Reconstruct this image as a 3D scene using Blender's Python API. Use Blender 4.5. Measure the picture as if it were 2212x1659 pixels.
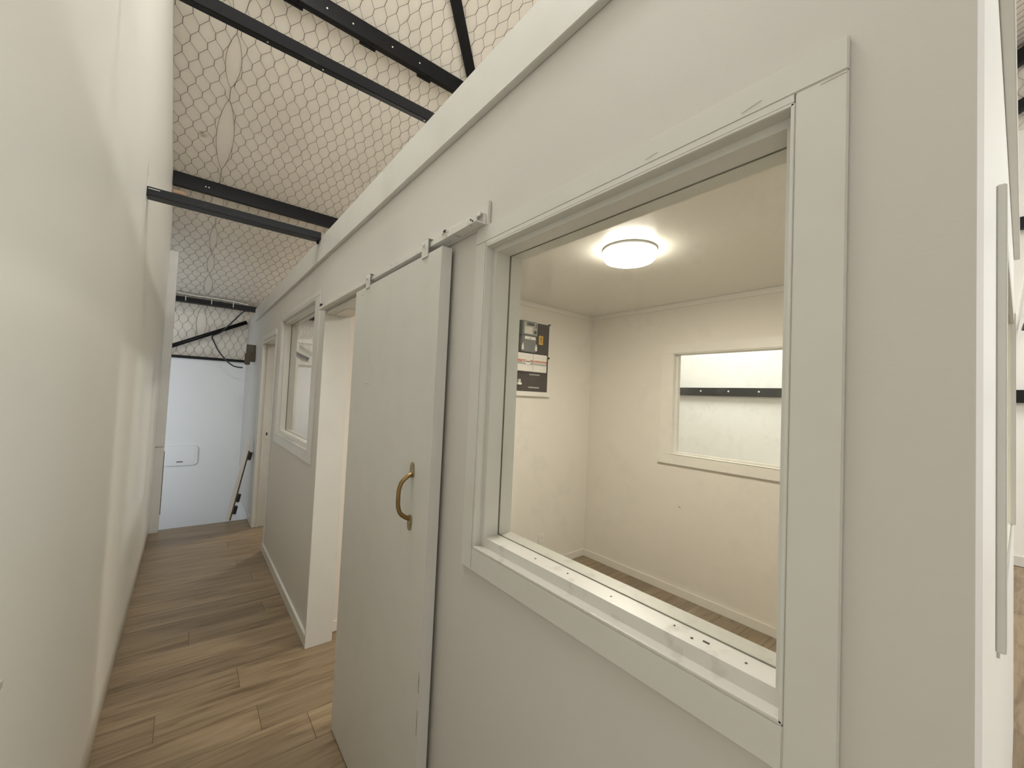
import bpy, bmesh, math, random
import numpy as np
from mathutils import Matrix, Vector

for o in list(bpy.data.objects):
    bpy.data.objects.remove(o)
S = bpy.context.scene
C = S.collection
random.seed(7)
rng = np.random.default_rng(5)

# ------------------------------------------------------------------ camera
RX = (0.7807869572, -0.6231933614, 0.0447410519)
DN = (0.0572548362, 0.0000580413, -0.9983595947)
FW = (0.6221684749, 0.7820677918, 0.0357261517)
cd = bpy.data.cameras.new('camera')
cd.sensor_width = 36.0
cd.lens = 880.0 / 2212.0 * 36.0
cd.clip_start = 0.01
cam = bpy.data.objects.new('camera', cd)
C.objects.link(cam)
cam.matrix_world = Matrix(((RX[0], -DN[0], -FW[0], 0.0),
                           (RX[1], -DN[1], -FW[1], 0.0),
                           (RX[2], -DN[2], -FW[2], 1.5),
                           (0, 0, 0, 1)))
S.camera = cam

# ------------------------------------------------------------------ world, view
S.view_settings.view_transform = 'Standard'
S.view_settings.look = 'None'
S.view_settings.gamma = 1.0
S.view_settings.exposure = 0.0
S.view_settings.use_curve_mapping = False
w = bpy.data.worlds.new('world')
S.world = w
w.use_nodes = True
w.node_tree.nodes['Background'].inputs[0].default_value = (0.80, 0.90, 1.0, 1)
w.node_tree.nodes['Background'].inputs[1].default_value = 0.8

# ------------------------------------------------------------------ daylight through the windows, plus added overhead fill lamps
def area(name, loc, target, sx, sy, power, col):
    d = bpy.data.lights.new(name, 'AREA')
    d.shape = 'RECTANGLE'
    d.size, d.size_y, d.energy, d.color = sx, sy, power, col
    o = bpy.data.objects.new(name, d)
    C.objects.link(o)
    o.location = loc
    o.rotation_euler = (Vector(target) - Vector(loc)).to_track_quat('-Z', 'Y').to_euler()
    return o
area('daylight_back_window', (2.6, -4.12, 2.6), (2.6, 0, 2.6), 5.0, 3.0, 150, (1.0, 0.99, 0.955))
area('added_fill_gable', (5.5, 3.0, 4.12), (5.5, 3.0, 0), 1.5, 1.7, 185, (1.0, 0.985, 0.95))  # unseen lamp added to brighten the gable wall
area('added_fill_corridor', (0.2, 1.75, 4.78), (0.2, 1.75, 0), 0.8, 1.2, 92, (1.0, 0.985, 0.95))  # lamp added out of view to light the corridor from above
area('added_fill_hall', (4.3, -1.3, 6.03), (4.3, -1.3, 0), 1.4, 1.4, 55, (1.0, 0.985, 0.95))  # extra unseen lamp, added to lift the hall floor
area('daylight_stair_window', (-0.775, 5.47, 1.15), (-0.775, 8, 1.15), 0.72, 2.2, 13, (0.84, 0.92, 1.0))

# ------------------------------------------------------------------ key dimensions (metres)
XL = -0.217          # corridor face of the left wall
XW = 0.630           # corridor face of the right wall
XC = 0.616           # face of casings, skirting
XI = 0.750           # office face of the right wall
XB = 3.13            # office back wall
YF = 0.030           # front wall face
YP = 2.69            # partition between the two rooms
YE = 6.85            # end wall of the building
XG = 6.85            # gable wall
YB = -4.0            # back wall of the hall
RA, RM = 5.594, 0.43 # roof lining: z = RA - RM * y
def roof(y): return RA - RM * y

# ------------------------------------------------------------------ materials
def mat(name, base, rough=0.5, noise=None, bump=None, metallic=0.0, spec=0.5, rand=0.0):
    """noise: (scale, colour2, low, high); bump: (scale, strength, distance)"""
    m = bpy.data.materials.new(name)
    m.use_nodes = True
    nt = m.node_tree
    b = nt.nodes['Principled BSDF']
    b.inputs['Base Color'].default_value = (*base, 1)
    b.inputs['Roughness'].default_value = rough
    b.inputs['Metallic'].default_value = metallic
    b.inputs['Specular IOR Level'].default_value = spec
    if noise or bump:
        tc = nt.nodes.new('ShaderNodeTexCoord')
    if noise:
        n = nt.nodes.new('ShaderNodeTexNoise')
        n.inputs['Scale'].default_value = noise[0]
        n.inputs['Detail'].default_value = 6
        r = nt.nodes.new('ShaderNodeValToRGB')
        r.color_ramp.elements[0].position = noise[2]
        r.color_ramp.elements[1].position = noise[3]
        r.color_ramp.elements[0].color = (*base, 1)
        r.color_ramp.elements[1].color = (*noise[1], 1)
        nt.links.new(tc.outputs['Object'], n.inputs['Vector'])
        nt.links.new(n.outputs['Fac'], r.inputs['Fac'])
        nt.links.new(r.outputs['Color'], b.inputs['Base Color'])
    if bump:
        n2 = nt.nodes.new('ShaderNodeTexNoise')
        n2.inputs['Scale'].default_value = bump[0]
        n2.inputs['Detail'].default_value = 4
        bp = nt.nodes.new('ShaderNodeBump')
        bp.inputs['Strength'].default_value = bump[1]
        bp.inputs['Distance'].default_value = bump[2]
        nt.links.new(tc.outputs['Object'], n2.inputs['Vector'])
        nt.links.new(n2.outputs['Fac'], bp.inputs['Height'])
        nt.links.new(bp.outputs['Normal'], b.inputs['Normal'])
    return m

M = {}
M['wall'] = mat('dimmed_wall_paint', (0.648, 0.626, 0.585), 0.55, (1.3, (0.618, 0.597, 0.556), 0.35, 0.75), (160, 0.08, 0.002))  # base tone lowered to stand in for weaker light on the right wall
M['leftwall'] = mat('brightened_sheen_wall_paint', (0.89, 0.885, 0.825), 0.42, (1.0, (0.86, 0.85, 0.785), 0.35, 0.75), (120, 0.06, 0.002))  # base tone raised to stand in for stronger light on these walls
M['trim'] = mat('white_trim_enamel', (0.675, 0.665, 0.62), 0.36, (9, (0.645, 0.63, 0.585), 0.45, 0.8), (40, 0.10, 0.002))
M['sill'] = mat('worn_sill_enamel', (0.66, 0.64, 0.59), 0.33, (26, (0.48, 0.455, 0.40), 0.56, 0.78), (60, 0.18, 0.002))
M['office'] = mat('office_wall_paint', (0.79, 0.745, 0.675), 0.6, (1.5, (0.765, 0.72, 0.65), 0.35, 0.75), (160, 0.06, 0.002))
M['office_ceiling'] = mat('office_ceiling_gloss', (0.80, 0.78, 0.72), 0.25, None, (14, 0.05, 0.01))
M['endwall'] = mat('end_wall_paint', (0.80, 0.80, 0.79), 0.55, (1.2, (0.76, 0.76, 0.75), 0.3, 0.8))
M['gable'] = mat('gable_lining_paint', (0.86, 0.845, 0.80), 0.5, (0.8, (0.82, 0.80, 0.755), 0.3, 0.8))
M['steel'] = mat('black_steel', (0.005, 0.005, 0.0055), 0.45, (30, (0.014, 0.013, 0.012), 0.55, 0.8), (50, 0.1, 0.001), spec=0.25)
M['steel2'] = mat('scuffed_black_steel', (0.008, 0.0085, 0.0095), 0.42, (22, (0.045, 0.042, 0.037), 0.62, 0.86), (50, 0.1, 0.001), spec=0.3)
M['wire'] = mat('netting_wire', (0.085, 0.075, 0.060), 0.5, metallic=0.3)
M['brass'] = mat('tarnished_brass', (0.30, 0.19, 0.075), 0.34, (60, (0.20, 0.14, 0.065), 0.4, 0.75), metallic=0.85)
M['nickel'] = mat('worn_pale_brass', (0.42, 0.36, 0.22), 0.30, (70, (0.25, 0.21, 0.13), 0.4, 0.75), metallic=0.8)
M['brown'] = mat('dark_brown_board', (0.050, 0.036, 0.033), 0.45, (40, (0.062, 0.045, 0.041), 0.4, 0.7))
M['grey'] = mat('meter_grey_plastic', (0.19, 0.195, 0.195), 0.4)
M['grey2'] = mat('meter_pale_grey', (0.42, 0.42, 0.40), 0.4)
M['lcd'] = mat('lcd_glass', (0.10, 0.105, 0.095), 0.2)
M['white'] = mat('white_plastic', (0.80, 0.775, 0.71), 0.4)
M['label'] = mat('paper_label', (0.78, 0.74, 0.66), 0.7, (200, (0.45, 0.42, 0.38), 0.55, 0.62))
M['red'] = mat('red_breaker_strip', (0.50, 0.12, 0.06), 0.5, (120, (0.62, 0.42, 0.33), 0.48, 0.6))
M['yellow'] = mat('yellow_sticker', (0.75, 0.43, 0.05), 0.5)
M['black'] = mat('black_plastic', (0.015, 0.015, 0.015), 0.4)
M['cable'] = mat('black_cable_sheath', (0.022, 0.030, 0.036), 0.4)
M['whitecable'] = mat('white_cable_sheath', (0.76, 0.74, 0.68), 0.4)
M['rust'] = mat('brown_metal', (0.11, 0.085, 0.055), 0.5, (50, (0.05, 0.04, 0.03), 0.45, 0.7))
M['timber'] = mat('bare_timber', (0.55, 0.36, 0.24), 0.6, (30, (0.42, 0.26, 0.16), 0.4, 0.7))
M['bolt'] = mat('pale_bolt_head', (0.72, 0.72, 0.70), 0.35)
M['galv'] = mat('painted_galvanised_track', (0.74, 0.73, 0.69), 0.38, (45, (0.42, 0.40, 0.36), 0.60, 0.74), metallic=0.15)
M['mark'] = mat('scuff_mark', (0.56, 0.54, 0.48), 0.7)
M['darkmark'] = mat('dark_chip', (0.06, 0.05, 0.04), 0.7)
M['seal'] = mat('dirty_glazing_seal', (0.16, 0.14, 0.10), 0.7)
M['officetrim'] = mat('office_trim_enamel', (0.80, 0.765, 0.70), 0.4, (9, (0.775, 0.74, 0.67), 0.45, 0.8))
M['cover'] = mat('cover_plate_plastic', (0.80, 0.80, 0.79), 0.4)

def glass_mat():
    m = bpy.data.materials.new('dusty_window_glass')
    m.use_nodes = True
    nt = m.node_tree
    nt.nodes.remove(nt.nodes['Principled BSDF'])
    out = nt.nodes['Material Output']
    tr = nt.nodes.new('ShaderNodeBsdfTransparent'); tr.inputs[0].default_value = (0.97, 0.98, 0.965, 1)
    gl = nt.nodes.new('ShaderNodeBsdfGlossy'); gl.inputs['Roughness'].default_value = 0.02
    df = nt.nodes.new('ShaderNodeBsdfDiffuse'); df.inputs[0].default_value = (0.8, 0.78, 0.72, 1)
    fr = nt.nodes.new('ShaderNodeFresnel')
    ge = nt.nodes.new('ShaderNodeNewGeometry')
    io = nt.nodes.new('ShaderNodeMapRange'); io.inputs['To Min'].default_value = 1.33; io.inputs['To Max'].default_value = 1 / 1.33
    nt.links.new(ge.outputs['Backfacing'], io.inputs['Value']); nt.links.new(io.outputs[0], fr.inputs['IOR'])
    mx = nt.nodes.new('ShaderNodeMixShader')
    mx2 = nt.nodes.new('ShaderNodeMixShader')
    tc = nt.nodes.new('ShaderNodeTexCoord')
    n = nt.nodes.new('ShaderNodeTexNoise'); n.inputs['Scale'].default_value = 9; n.inputs['Detail'].default_value = 8; n.inputs['Roughness'].default_value = 0.75
    r = nt.nodes.new('ShaderNodeMapRange')
    r.inputs['From Min'].default_value = 0.52; r.inputs['From Max'].default_value = 0.85
    r.inputs['To Min'].default_value = 0.008; r.inputs['To Max'].default_value = 0.12
    L = nt.links.new
    L(tc.outputs['Object'], n.inputs['Vector']); L(n.outputs['Fac'], r.inputs['Value'])
    L(fr.outputs[0], mx.inputs[0]); L(tr.outputs[0], mx.inputs[1]); L(gl.outputs[0], mx.inputs[2])
    L(r.outputs[0], mx2.inputs[0]); L(mx.outputs[0], mx2.inputs[1]); L(df.outputs[0], mx2.inputs[2])
    L(mx2.outputs[0], out.inputs['Surface'])
    return m
M['glass'] = glass_mat()

def lamp_mat():
    m = bpy.data.materials.new('lit_opal_shade')
    m.use_nodes = True
    b = m.node_tree.nodes['Principled BSDF']
    b.inputs['Base Color'].default_value = (0.9, 0.9, 0.86, 1)
    b.inputs['Emission Color'].default_value = (1.0, 0.915, 0.79, 1)
    b.inputs['Emission Strength'].default_value = 115
    return m
M['lamp'] = lamp_mat(); M['lamp'].node_tree.nodes['Principled BSDF'].inputs['Emission Strength'].default_value = 155
M['lamprim'] = lamp_mat(); M['lamprim'].name = 'lit_opal_rim'; M['lamprim'].node_tree.nodes['Principled BSDF'].inputs['Emission Strength'].default_value = 24

def roof_mat():
    m = mat('roof_underlay', (0.74, 0.685, 0.60), 0.62)
    nt = m.node_tree; b = nt.nodes['Principled BSDF']; L = nt.links.new
    tc = nt.nodes.new('ShaderNodeTexCoord')
    n = nt.nodes.new('ShaderNodeTexNoise'); n.inputs['Scale'].default_value = 2.2; n.inputs['Detail'].default_value = 5
    r = nt.nodes.new('ShaderNodeValToRGB')
    r.color_ramp.elements[0].position = 0.35; r.color_ramp.elements[0].color = (0.765, 0.705, 0.61, 1)
    r.color_ramp.elements[1].position = 0.7; r.color_ramp.elements[1].color = (0.82, 0.755, 0.66, 1)
    n3 = nt.nodes.new('ShaderNodeTexNoise'); n3.inputs['Scale'].default_value = 5.5; n3.inputs['Detail'].default_value = 3
    r3 = nt.nodes.new('ShaderNodeValToRGB')
    r3.color_ramp.elements[0].position = 0.70; r3.color_ramp.elements[0].color = (1, 1, 1, 1)
    r3.color_ramp.elements[1].position = 0.80; r3.color_ramp.elements[1].color = (0.55, 0.50, 0.42, 1)
    mx = nt.nodes.new('ShaderNodeMixRGB'); mx.blend_type = 'MULTIPLY'; mx.inputs[0].default_value = 1
    L(tc.outputs['Object'], n.inputs['Vector']); L(n.outputs['Fac'], r.inputs[0])
    L(tc.outputs['Object'], n3.inputs['Vector']); L(n3.outputs['Fac'], r3.inputs[0])
    L(r.outputs[0], mx.inputs[1]); L(r3.outputs[0], mx.inputs[2]); L(mx.outputs[0], b.inputs['Base Color'])
    n2 = nt.nodes.new('ShaderNodeTexNoise'); n2.inputs['Scale'].default_value = 7; n2.inputs['Detail'].default_value = 3
    bp = nt.nodes.new('ShaderNodeBump'); bp.inputs['Strength'].default_value = 0.35; bp.inputs['Distance'].default_value = 0.02
    L(tc.outputs['Object'], n2.inputs['Vector']); L(n2.outputs['Fac'], bp.inputs['Height']); L(bp.outputs['Normal'], b.inputs['Normal'])
    return m
M['roof'] = roof_mat()

def plank_mat(slab=False):
    m = mat('vinyl_slab' if slab else 'oak_vinyl_plank', (0.3, 0.22, 0.14), 0.42)
    nt = m.node_tree; b = nt.nodes['Principled BSDF']; L = nt.links.new
    tc = nt.nodes.new('ShaderNodeTexCoord')
    oi = nt.nodes.new('ShaderNodeObjectInfo')
    add = nt.nodes.new('ShaderNodeVectorMath'); add.operation = 'ADD'
    sc = nt.nodes.new('ShaderNodeVectorMath'); sc.operation = 'MULTIPLY'; sc.inputs[1].default_value = (1.7, 17.0, 1.0)
    rv = nt.nodes.new('ShaderNodeVectorMath'); rv.operation = 'SCALE'; rv.inputs[0].default_value = (37.0, 61.0, 13.0)
    L(oi.outputs['Random'], rv.inputs['Scale'])
    L(tc.outputs['Object'], add.inputs[0]); L(rv.outputs[0], add.inputs[1]); L(add.outputs[0], sc.inputs[0])
    n = nt.nodes.new('ShaderNodeTexNoise'); n.inputs['Scale'].default_value = 1.5; n.inputs['Detail'].default_value = 7; n.inputs['Roughness'].default_value = 0.62; n.inputs['Distortion'].default_value = 0.6
    L(sc.outputs[0], n.inputs['Vector'])
    r = nt.nodes.new('ShaderNodeValToRGB')
    e = r.color_ramp.elements
    e[0].position = 0.30; e[0].color = (0.120, 0.077, 0.042, 1)
    e[1].position = 0.74; e[1].color = (0.305, 0.228, 0.142, 1)
    k = e.new(0.50); k.color = (0.230, 0.167, 0.098, 1)
    L(n.outputs['Fac'], r.inputs[0])
    hs = nt.nodes.new('ShaderNodeHueSaturation')
    mr = nt.nodes.new('ShaderNodeMapRange'); mr.inputs['To Min'].default_value = 0.86; mr.inputs['To Max'].default_value = 1.14
    L(oi.outputs['Random'], mr.inputs['Value']); L(mr.outputs[0], hs.inputs['Value'])
    L(r.outputs[0], hs.inputs['Color']); L(hs.outputs[0], b.inputs['Base Color'])
    bp = nt.nodes.new('ShaderNodeBump'); bp.inputs['Strength'].default_value = 0.12; bp.inputs['Distance'].default_value = 0.002
    L(n.outputs['Fac'], bp.inputs['Height']); L(bp.outputs['Normal'], b.inputs['Normal'])
    return m
M['plank'] = plank_mat()
M['slab'] = plank_mat(True)

# ------------------------------------------------------------------ mesh helpers
def box(bm, x0, x1, y0, y1, z0, z1):
    vs = [bm.verts.new((x, y, z)) for z in (z0, z1) for y in (y0, y1) for x in (x0, x1)]
    for f in ((0, 2, 3, 1), (4, 5, 7, 6), (0, 1, 5, 4), (2, 6, 7, 3), (0, 4, 6, 2), (1, 3, 7, 5)):
        bm.faces.new([vs[i] for i in f])
    return vs

def obj(name, bm, m, parent=None, smooth=False, bevel=0.0):
    me = bpy.data.meshes.new(name)
    if bevel:
        bmesh.ops.bevel(bm, geom=list(bm.edges), offset=bevel, segments=2, affect='EDGES', clamp_overlap=True)
    bm.normal_update()
    bm.to_mesh(me); bm.free()
    me.materials.append(M[m] if isinstance(m, str) else m)
    if smooth:
        for p in me.polygons: p.use_smooth = True
    o = bpy.data.objects.new(name, me)
    C.objects.link(o)
    if parent is not None:
        o.parent = parent
        o.matrix_parent_inverse = Matrix.Translation(-Vector(parent.location)) if parent.type == 'EMPTY' else Matrix()
    return o

def B(name, m, x0, x1, y0, y1, z0, z1, parent=None, bevel=0.0015):
    bm = bmesh.new()
    box(bm, min(x0, x1), max(x0, x1), min(y0, y1), max(y0, y1), min(z0, z1), max(z0, z1))
    return obj(name, bm, m, parent, bevel=bevel)

def empty(name, loc=(0, 0, 0)):
    o = bpy.data.objects.new(name, None)
    o.empty_display_size = 0.05
    o.location = loc
    C.objects.link(o)
    return o

def tag(o, label=None, cat=None, kind=None, group=None):
    if label: o['label'] = label
    if cat: o['category'] = cat
    if kind: o['kind'] = kind
    if group: o['group'] = group
    return o

def tube(bm, pts, rad, n=8, cap=True, ref=None):
    pts = [Vector(p) for p in pts]
    rings = []
    up = Vector((0, 0, 1))
    for i, p in enumerate(pts):
        d = (pts[min(i + 1, len(pts) - 1)] - pts[max(i - 1, 0)]).normalized()
        u = Vector(ref) if ref else (up if abs(d.dot(up)) < 0.95 else Vector((1, 0, 0)))
        a = d.cross(u).normalized(); b_ = d.cross(a).normalized()
        r = rad[i] if isinstance(rad, (list, tuple)) else rad
        rings.append([bm.verts.new(p + a * (r * math.cos(2 * math.pi * k / n)) + b_ * (r * math.sin(2 * math.pi * k / n))) for k in range(n)])
    for a, b_ in zip(rings, rings[1:]):
        for k in range(n):
            bm.faces.new((a[k], a[(k + 1) % n], b_[(k + 1) % n], b_[k]))
    if cap:
        bm.faces.new(rings[0][::-1]); bm.faces.new(rings[-1])

def smoothpath(P, sub=8):
    P = [Vector(p) for p in P]
    out = []
    for i in range(len(P) - 1):
        p0, p1, p2, p3 = P[max(i - 1, 0)], P[i], P[i + 1], P[min(i + 2, len(P) - 1)]
        for s in range(sub):
            t = s / sub
            out.append(0.5 * ((2 * p1) + (p2 - p0) * t + (2 * p0 - 5 * p1 + 4 * p2 - p3) * t * t + (3 * p1 - p0 - 3 * p2 + p3) * t ** 3))
    out.append(P[-1])
    return out

def prism(bm, poly, fn, t0, t1):
    """extrude a 2D polygon; fn(u, v, t) -> xyz"""
    a = [bm.verts.new(fn(u, v, t0)) for u, v in poly]
    b_ = [bm.verts.new(fn(u, v, t1)) for u, v in poly]
    n = len(poly)
    bm.faces.new(a[::-1]); bm.faces.new(b_)
    for i in range(n):
        bm.faces.new((a[i], a[(i + 1) % n], b_[(i + 1) % n], b_[i]))
    bmesh.ops.recalc_face_normals(bm, faces=list(bm.faces))

def cyl(bm, c, axis, r, h, n=12):
    c = Vector(c); a = Vector(axis).normalized()
    tube(bm, [c, c + a * h], r, n)

def panel(us, vs, holes, fn, thick):
    """wall sheet with rectangular holes. fn(u, v, t) -> xyz, t in (0 front, thick back)"""
    us = sorted(set([round(u, 5) for u in us] + [round(h[i], 5) for h in holes for i in (0, 1)]))
    vs = sorted(set([round(v, 5) for v in vs] + [round(h[i], 5) for h in holes for i in (2, 3)]))
    def solid(i, j):
        if i < 0 or j < 0 or i >= len(us) - 1 or j >= len(vs) - 1: return False
        cu, cv = (us[i] + us[i + 1]) / 2, (vs[j] + vs[j + 1]) / 2
        return not any(h[0] < cu < h[1] and h[2] < cv < h[3] for h in holes)
    bm = bmesh.new()
    cache = {}
    def V(i, j, k):
        if (i, j, k) not in cache:
            cache[(i, j, k)] = bm.verts.new(fn(us[i], vs[j], thick * k))
        return cache[(i, j, k)]
    for i in range(len(us) - 1):
        for j in range(len(vs) - 1):
            if not solid(i, j): continue
            bm.faces.new((V(i, j, 0), V(i, j + 1, 0), V(i + 1, j + 1, 0), V(i + 1, j, 0)))
            bm.faces.new((V(i, j, 1), V(i + 1, j, 1), V(i + 1, j + 1, 1), V(i, j + 1, 1)))
            if not solid(i - 1, j): bm.faces.new((V(i, j, 0), V(i, j, 1), V(i, j + 1, 1), V(i, j + 1, 0)))
            if not solid(i + 1, j): bm.faces.new((V(i + 1, j, 0), V(i + 1, j + 1, 0), V(i + 1, j + 1, 1), V(i + 1, j, 1)))
            if not solid(i, j - 1): bm.faces.new((V(i, j, 0), V(i + 1, j, 0), V(i + 1, j, 1), V(i, j, 1)))
            if not solid(i, j + 1): bm.faces.new((V(i, j + 1, 0), V(i, j + 1, 1), V(i + 1, j + 1, 1), V(i + 1, j + 1, 0)))
    bmesh.ops.recalc_face_normals(bm, faces=list(bm.faces))
    return bm

# ------------------------------------------------------------------ floor
ST = 5.50                                            # edge of the floor at the stairwell
bm = bmesh.new()
box(bm, -3.0, XG + 0.1, YB - 0.1, ST, -0.16, -0.0045)
box(bm, XW + 0.1, XG + 0.1, ST, YE + 0.1, -0.16, -0.0045)
floor = tag(obj('floor', bm, 'slab'), kind='structure', label='light oak vinyl plank floor')
PW, PL = 0.18, 1.22
bm = bmesh.new()
box(bm, 0, PL - 0.0012, 0, PW - 0.0012, -0.004, 0.0)
top = [e for e in bm.edges if all(v.co.z > -0.001 for v in e.verts)]
bmesh.ops.bevel(bm, geom=top, offset=0.0012, segments=1, affect='EDGES')
first = obj('plank', bm, 'plank', floor)
used = False
for j in range(-3, 34):
    y = ST - PW * (j + 1) if j >= 0 else None
    if y is None or y < -0.62: continue
    x = -0.30 - random.random() * 1.0
    xmax = 6.8 if y < 0.15 else (3.2 if y < 2.75 else (1.0 if y < 4.2 else 1.6))
    while x < xmax:
        if x + PL > XG: break
        o = first if not used else first.copy()
        if used: C.objects.link(o); o.parent = floor
        used = True
        o.location = (x, y, 0)
        x += PL

# ------------------------------------------------------------------ left wall (slightly wavy sheet, slot where a beam passes through)
def lw(u, v, t):
    z = v * roof(u)
    wob = 0.0016 * math.sin(u * 4.1 + 0.6) * math.sin(v * 3.0) + 0.0007 * math.sin(u * 9.3 + 1.1)
    k = min(1.0, max(0.0, (u - 1.6) / 2.0)); k = k * k * (3 - 2 * k)
    return (XL + wob * k - t, u, z)
T2Y, T2Z = 2.775, 2.452
us = [-1.4 + i * 0.06 for i in range(int((5.42 + 1.4) / 0.06) + 1)] + [5.42]
slot = (T2Y - 0.004, T2Y + 0.016, (T2Z - 0.055) / roof(T2Y), (T2Z + 0.115) / roof(T2Y))
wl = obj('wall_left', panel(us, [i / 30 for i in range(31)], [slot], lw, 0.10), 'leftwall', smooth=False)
for p_ in wl.data.polygons: p_.use_smooth = abs(p_.normal.x) > 0.9
tag(wl, kind='structure', label='tall white painted wall along the left of the corridor')
B('scuff', 'mark', XL - 0.001, XL + 0.0008, 1.055, 1.082, 0.972, 0.985, wl, 0)
# timber end post with narrow shelf lines
pst = empty('trim_1', (-0.18, 5.43, 0))
B('post', 'trim', -0.222, -0.146, 5.42, 5.50, 0, 2.855, pst)
B('base_block', 'trim', -0.222, -0.152, 5.405, 5.42, 0, 0.03, pst)
B('ledge', 'trim', -0.222, -0.150, 5.408, 5.42, 0.86, 0.945, pst)
B('edge_strip', 'rust', -0.1459, -0.141, 5.47, 5.485, 0.16, 0.80, pst, 0)
tag(pst, kind='structure', label='white timber post capping the far end of the left wall')

# ------------------------------------------------------------------ right wall (corridor face) with window, door and window openings
W1 = (0.194, 0.924, 1.096, 1.919)
D1 = (1.74, 2.588, 0.0, 1.967)
W2 = (2.885, 4.075, 1.100, 2.092)
D2 = (4.37, 5.17, 0.0, 2.000)
WT = 2.455
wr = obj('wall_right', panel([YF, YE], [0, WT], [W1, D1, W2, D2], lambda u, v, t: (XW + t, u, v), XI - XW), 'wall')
tag(wr, kind='structure', label='white painted partition wall with windows and doorways along the corridor')
def mark(parent, y0, z0, y1, z1, wd, m='mark', x=XW):
    a, b_ = Vector((y0, z0)), Vector((y1, z1))
    n = Vector((-(b_ - a).y, (b_ - a).x)).normalized() * wd / 2
    mid = (a + b_) / 2 + n * 0.6
    bm = bmesh.new()
    prism(bm, [(a - n * .3)[:], (mid - n)[:], (b_ - n * .3)[:], (b_ + n * .3)[:], (mid + n)[:], (a + n * .3)[:]], lambda u, v, t: (x - t, u, v), 0.0001, 0.0006)
    return obj('scuff', bm, m, parent)

# top trim running round the wall head
tr2 = tag(B('trim_2', 'trim', 0.610, XW, YF - 0.02, 5.95, 2.3185, 2.468, bevel=0.002), kind='structure', label='flat white board capping the top of the corridor wall')
tag(B('trim_3', 'trim', XW + 0.0005, 3.26, YF - 0.02, YF - 0.0005, 2.3185, 2.468, bevel=0.002), kind='structure', label='flat white board capping the front office wall')
bm = bmesh.new(); box(bm, XW + 0.0005, XI, YF, 5.9, 2.4555, 2.464)
tag(obj('trim_4', bm, 'trim'), kind='structure', label='white plate along the wall head')

# baseboards
tag(B('baseboard_right', 'trim', XC, XW, 2.60, 4.37, 0.0, 0.070), kind='structure', label='low white skirting under the second window')
tag(B('baseboard_corner', 'trim', XC, XW, 5.262, 5.49, 0.0, 0.07), kind='structure', label='short white skirting beside the far doorway')

# ---- generic glazed window in an X-plane wall
def window_x(name, label, op, xf, xb, face, cas_out, glass_x, stop_t, stop_x, m='trim', cw=0.05, inner=True, sillm='sill', cut_sides=()):
    y0, y1, z0, z1 = op
    e = empty(name, (xf, (y0 + y1) / 2, z0))
    d = 1 if xb > xf else -1
    jt = 0.004
    # lining boards inside the opening
    B('jamb', m, face, xb, y0 - 0.001, y0 + jt, z0, z1, e, 0.0008)
    B('jamb', m, face, xb, y1 - jt, y1 + 0.001, z0, z1, e, 0.0008)
    B('head', m, face, xb, y0, y1, z1 - jt, z1 + 0.001, e, 0.0008)
    B('sill', sillm, face, xb, y0, y1, z0 - 0.001, z0 + jt, e, 0.0008)
    # casing boards on the corridor face
    a, b_, c, t = cas_out
    if a is not None: B('casing', m, face, xf, a, y0 - 0.0012, c, z1 + 0.012, e)
    if b_ is not None: B('casing', m, face, xf, y1 + 0.0012, b_, c, z1 + 0.012, e)
    if c is not None: B('casing', m, face, xf, y0 - 0.0011, y1 + 0.0011, c, z0 - 0.0015, e)
    if t is not None: B('casing', m, face, xf, a, b_, z1 + 0.0125, t, e)
    B('casing_fillet', m, face + 0.0002 * d, xf, y0, y1, z1 + 0.0012, z1 + 0.0122, e, 0.0005)
    # stops in front of and behind the glass
    s = stop_t
    ss = stop_t + 0.011                              # the bottom stop stands taller
    xz, xn, xe = glass_x - 0.0022, glass_x + 0.0022, xb - 0.010
    sides = ((lambda u, v, t: (u, y0 + v, t), z0 + ss, z1 - s, m, s), (lambda u, v, t: (u, y1 - v, t), z0 + ss, z1 - s, m, s),
             (lambda u, v, t: (u, t, z1 - v), y0 + jt, y1 - jt, m, s), (lambda u, v, t: (u, t, z0 + v), y0 + jt, y1 - jt, sillm, ss))
    for fn, t0, t1, mm, h in sides:
        bm = bmesh.new(); prism(bm, [(stop_x - 0.002, jt), (stop_x, h), (xz, h), (xz, jt)], fn, t0, t1); obj('stop', bm, mm, e)
        bm = bmesh.new(); prism(bm, [(xn, jt), (xn, h), (xe, h), (xe, jt)], fn, t0, t1); obj('stop', bm, mm, e)
        bm = bmesh.new(); prism(bm, [(xz - 0.0010, h + 0.0001), (xz - 0.0010, h + 0.0009), (xz + 0.0002, h + 0.0009), (xz + 0.0002, h + 0.0001)], fn, t0, t1); obj('glazing_seal', bm, 'seal', e)
    bm = bmesh.new(); box(bm, glass_x - 0.0018, glass_x + 0.0018, y0 + jt + 0.002, y1 - jt - 0.002, z0 + jt + 0.002, z1 - jt - 0.002)
    obj('pane', bm, 'glass', e)
    tag(e, kind='structure', label=label)
    return e
w1 = window_x('window_1', 'large clear office window with white timber frame', W1, XW, XI, XW - 0.008, (0.136, 0.975, 1.0355, 1.977), 0.698, 0.016, 0.648)
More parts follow.
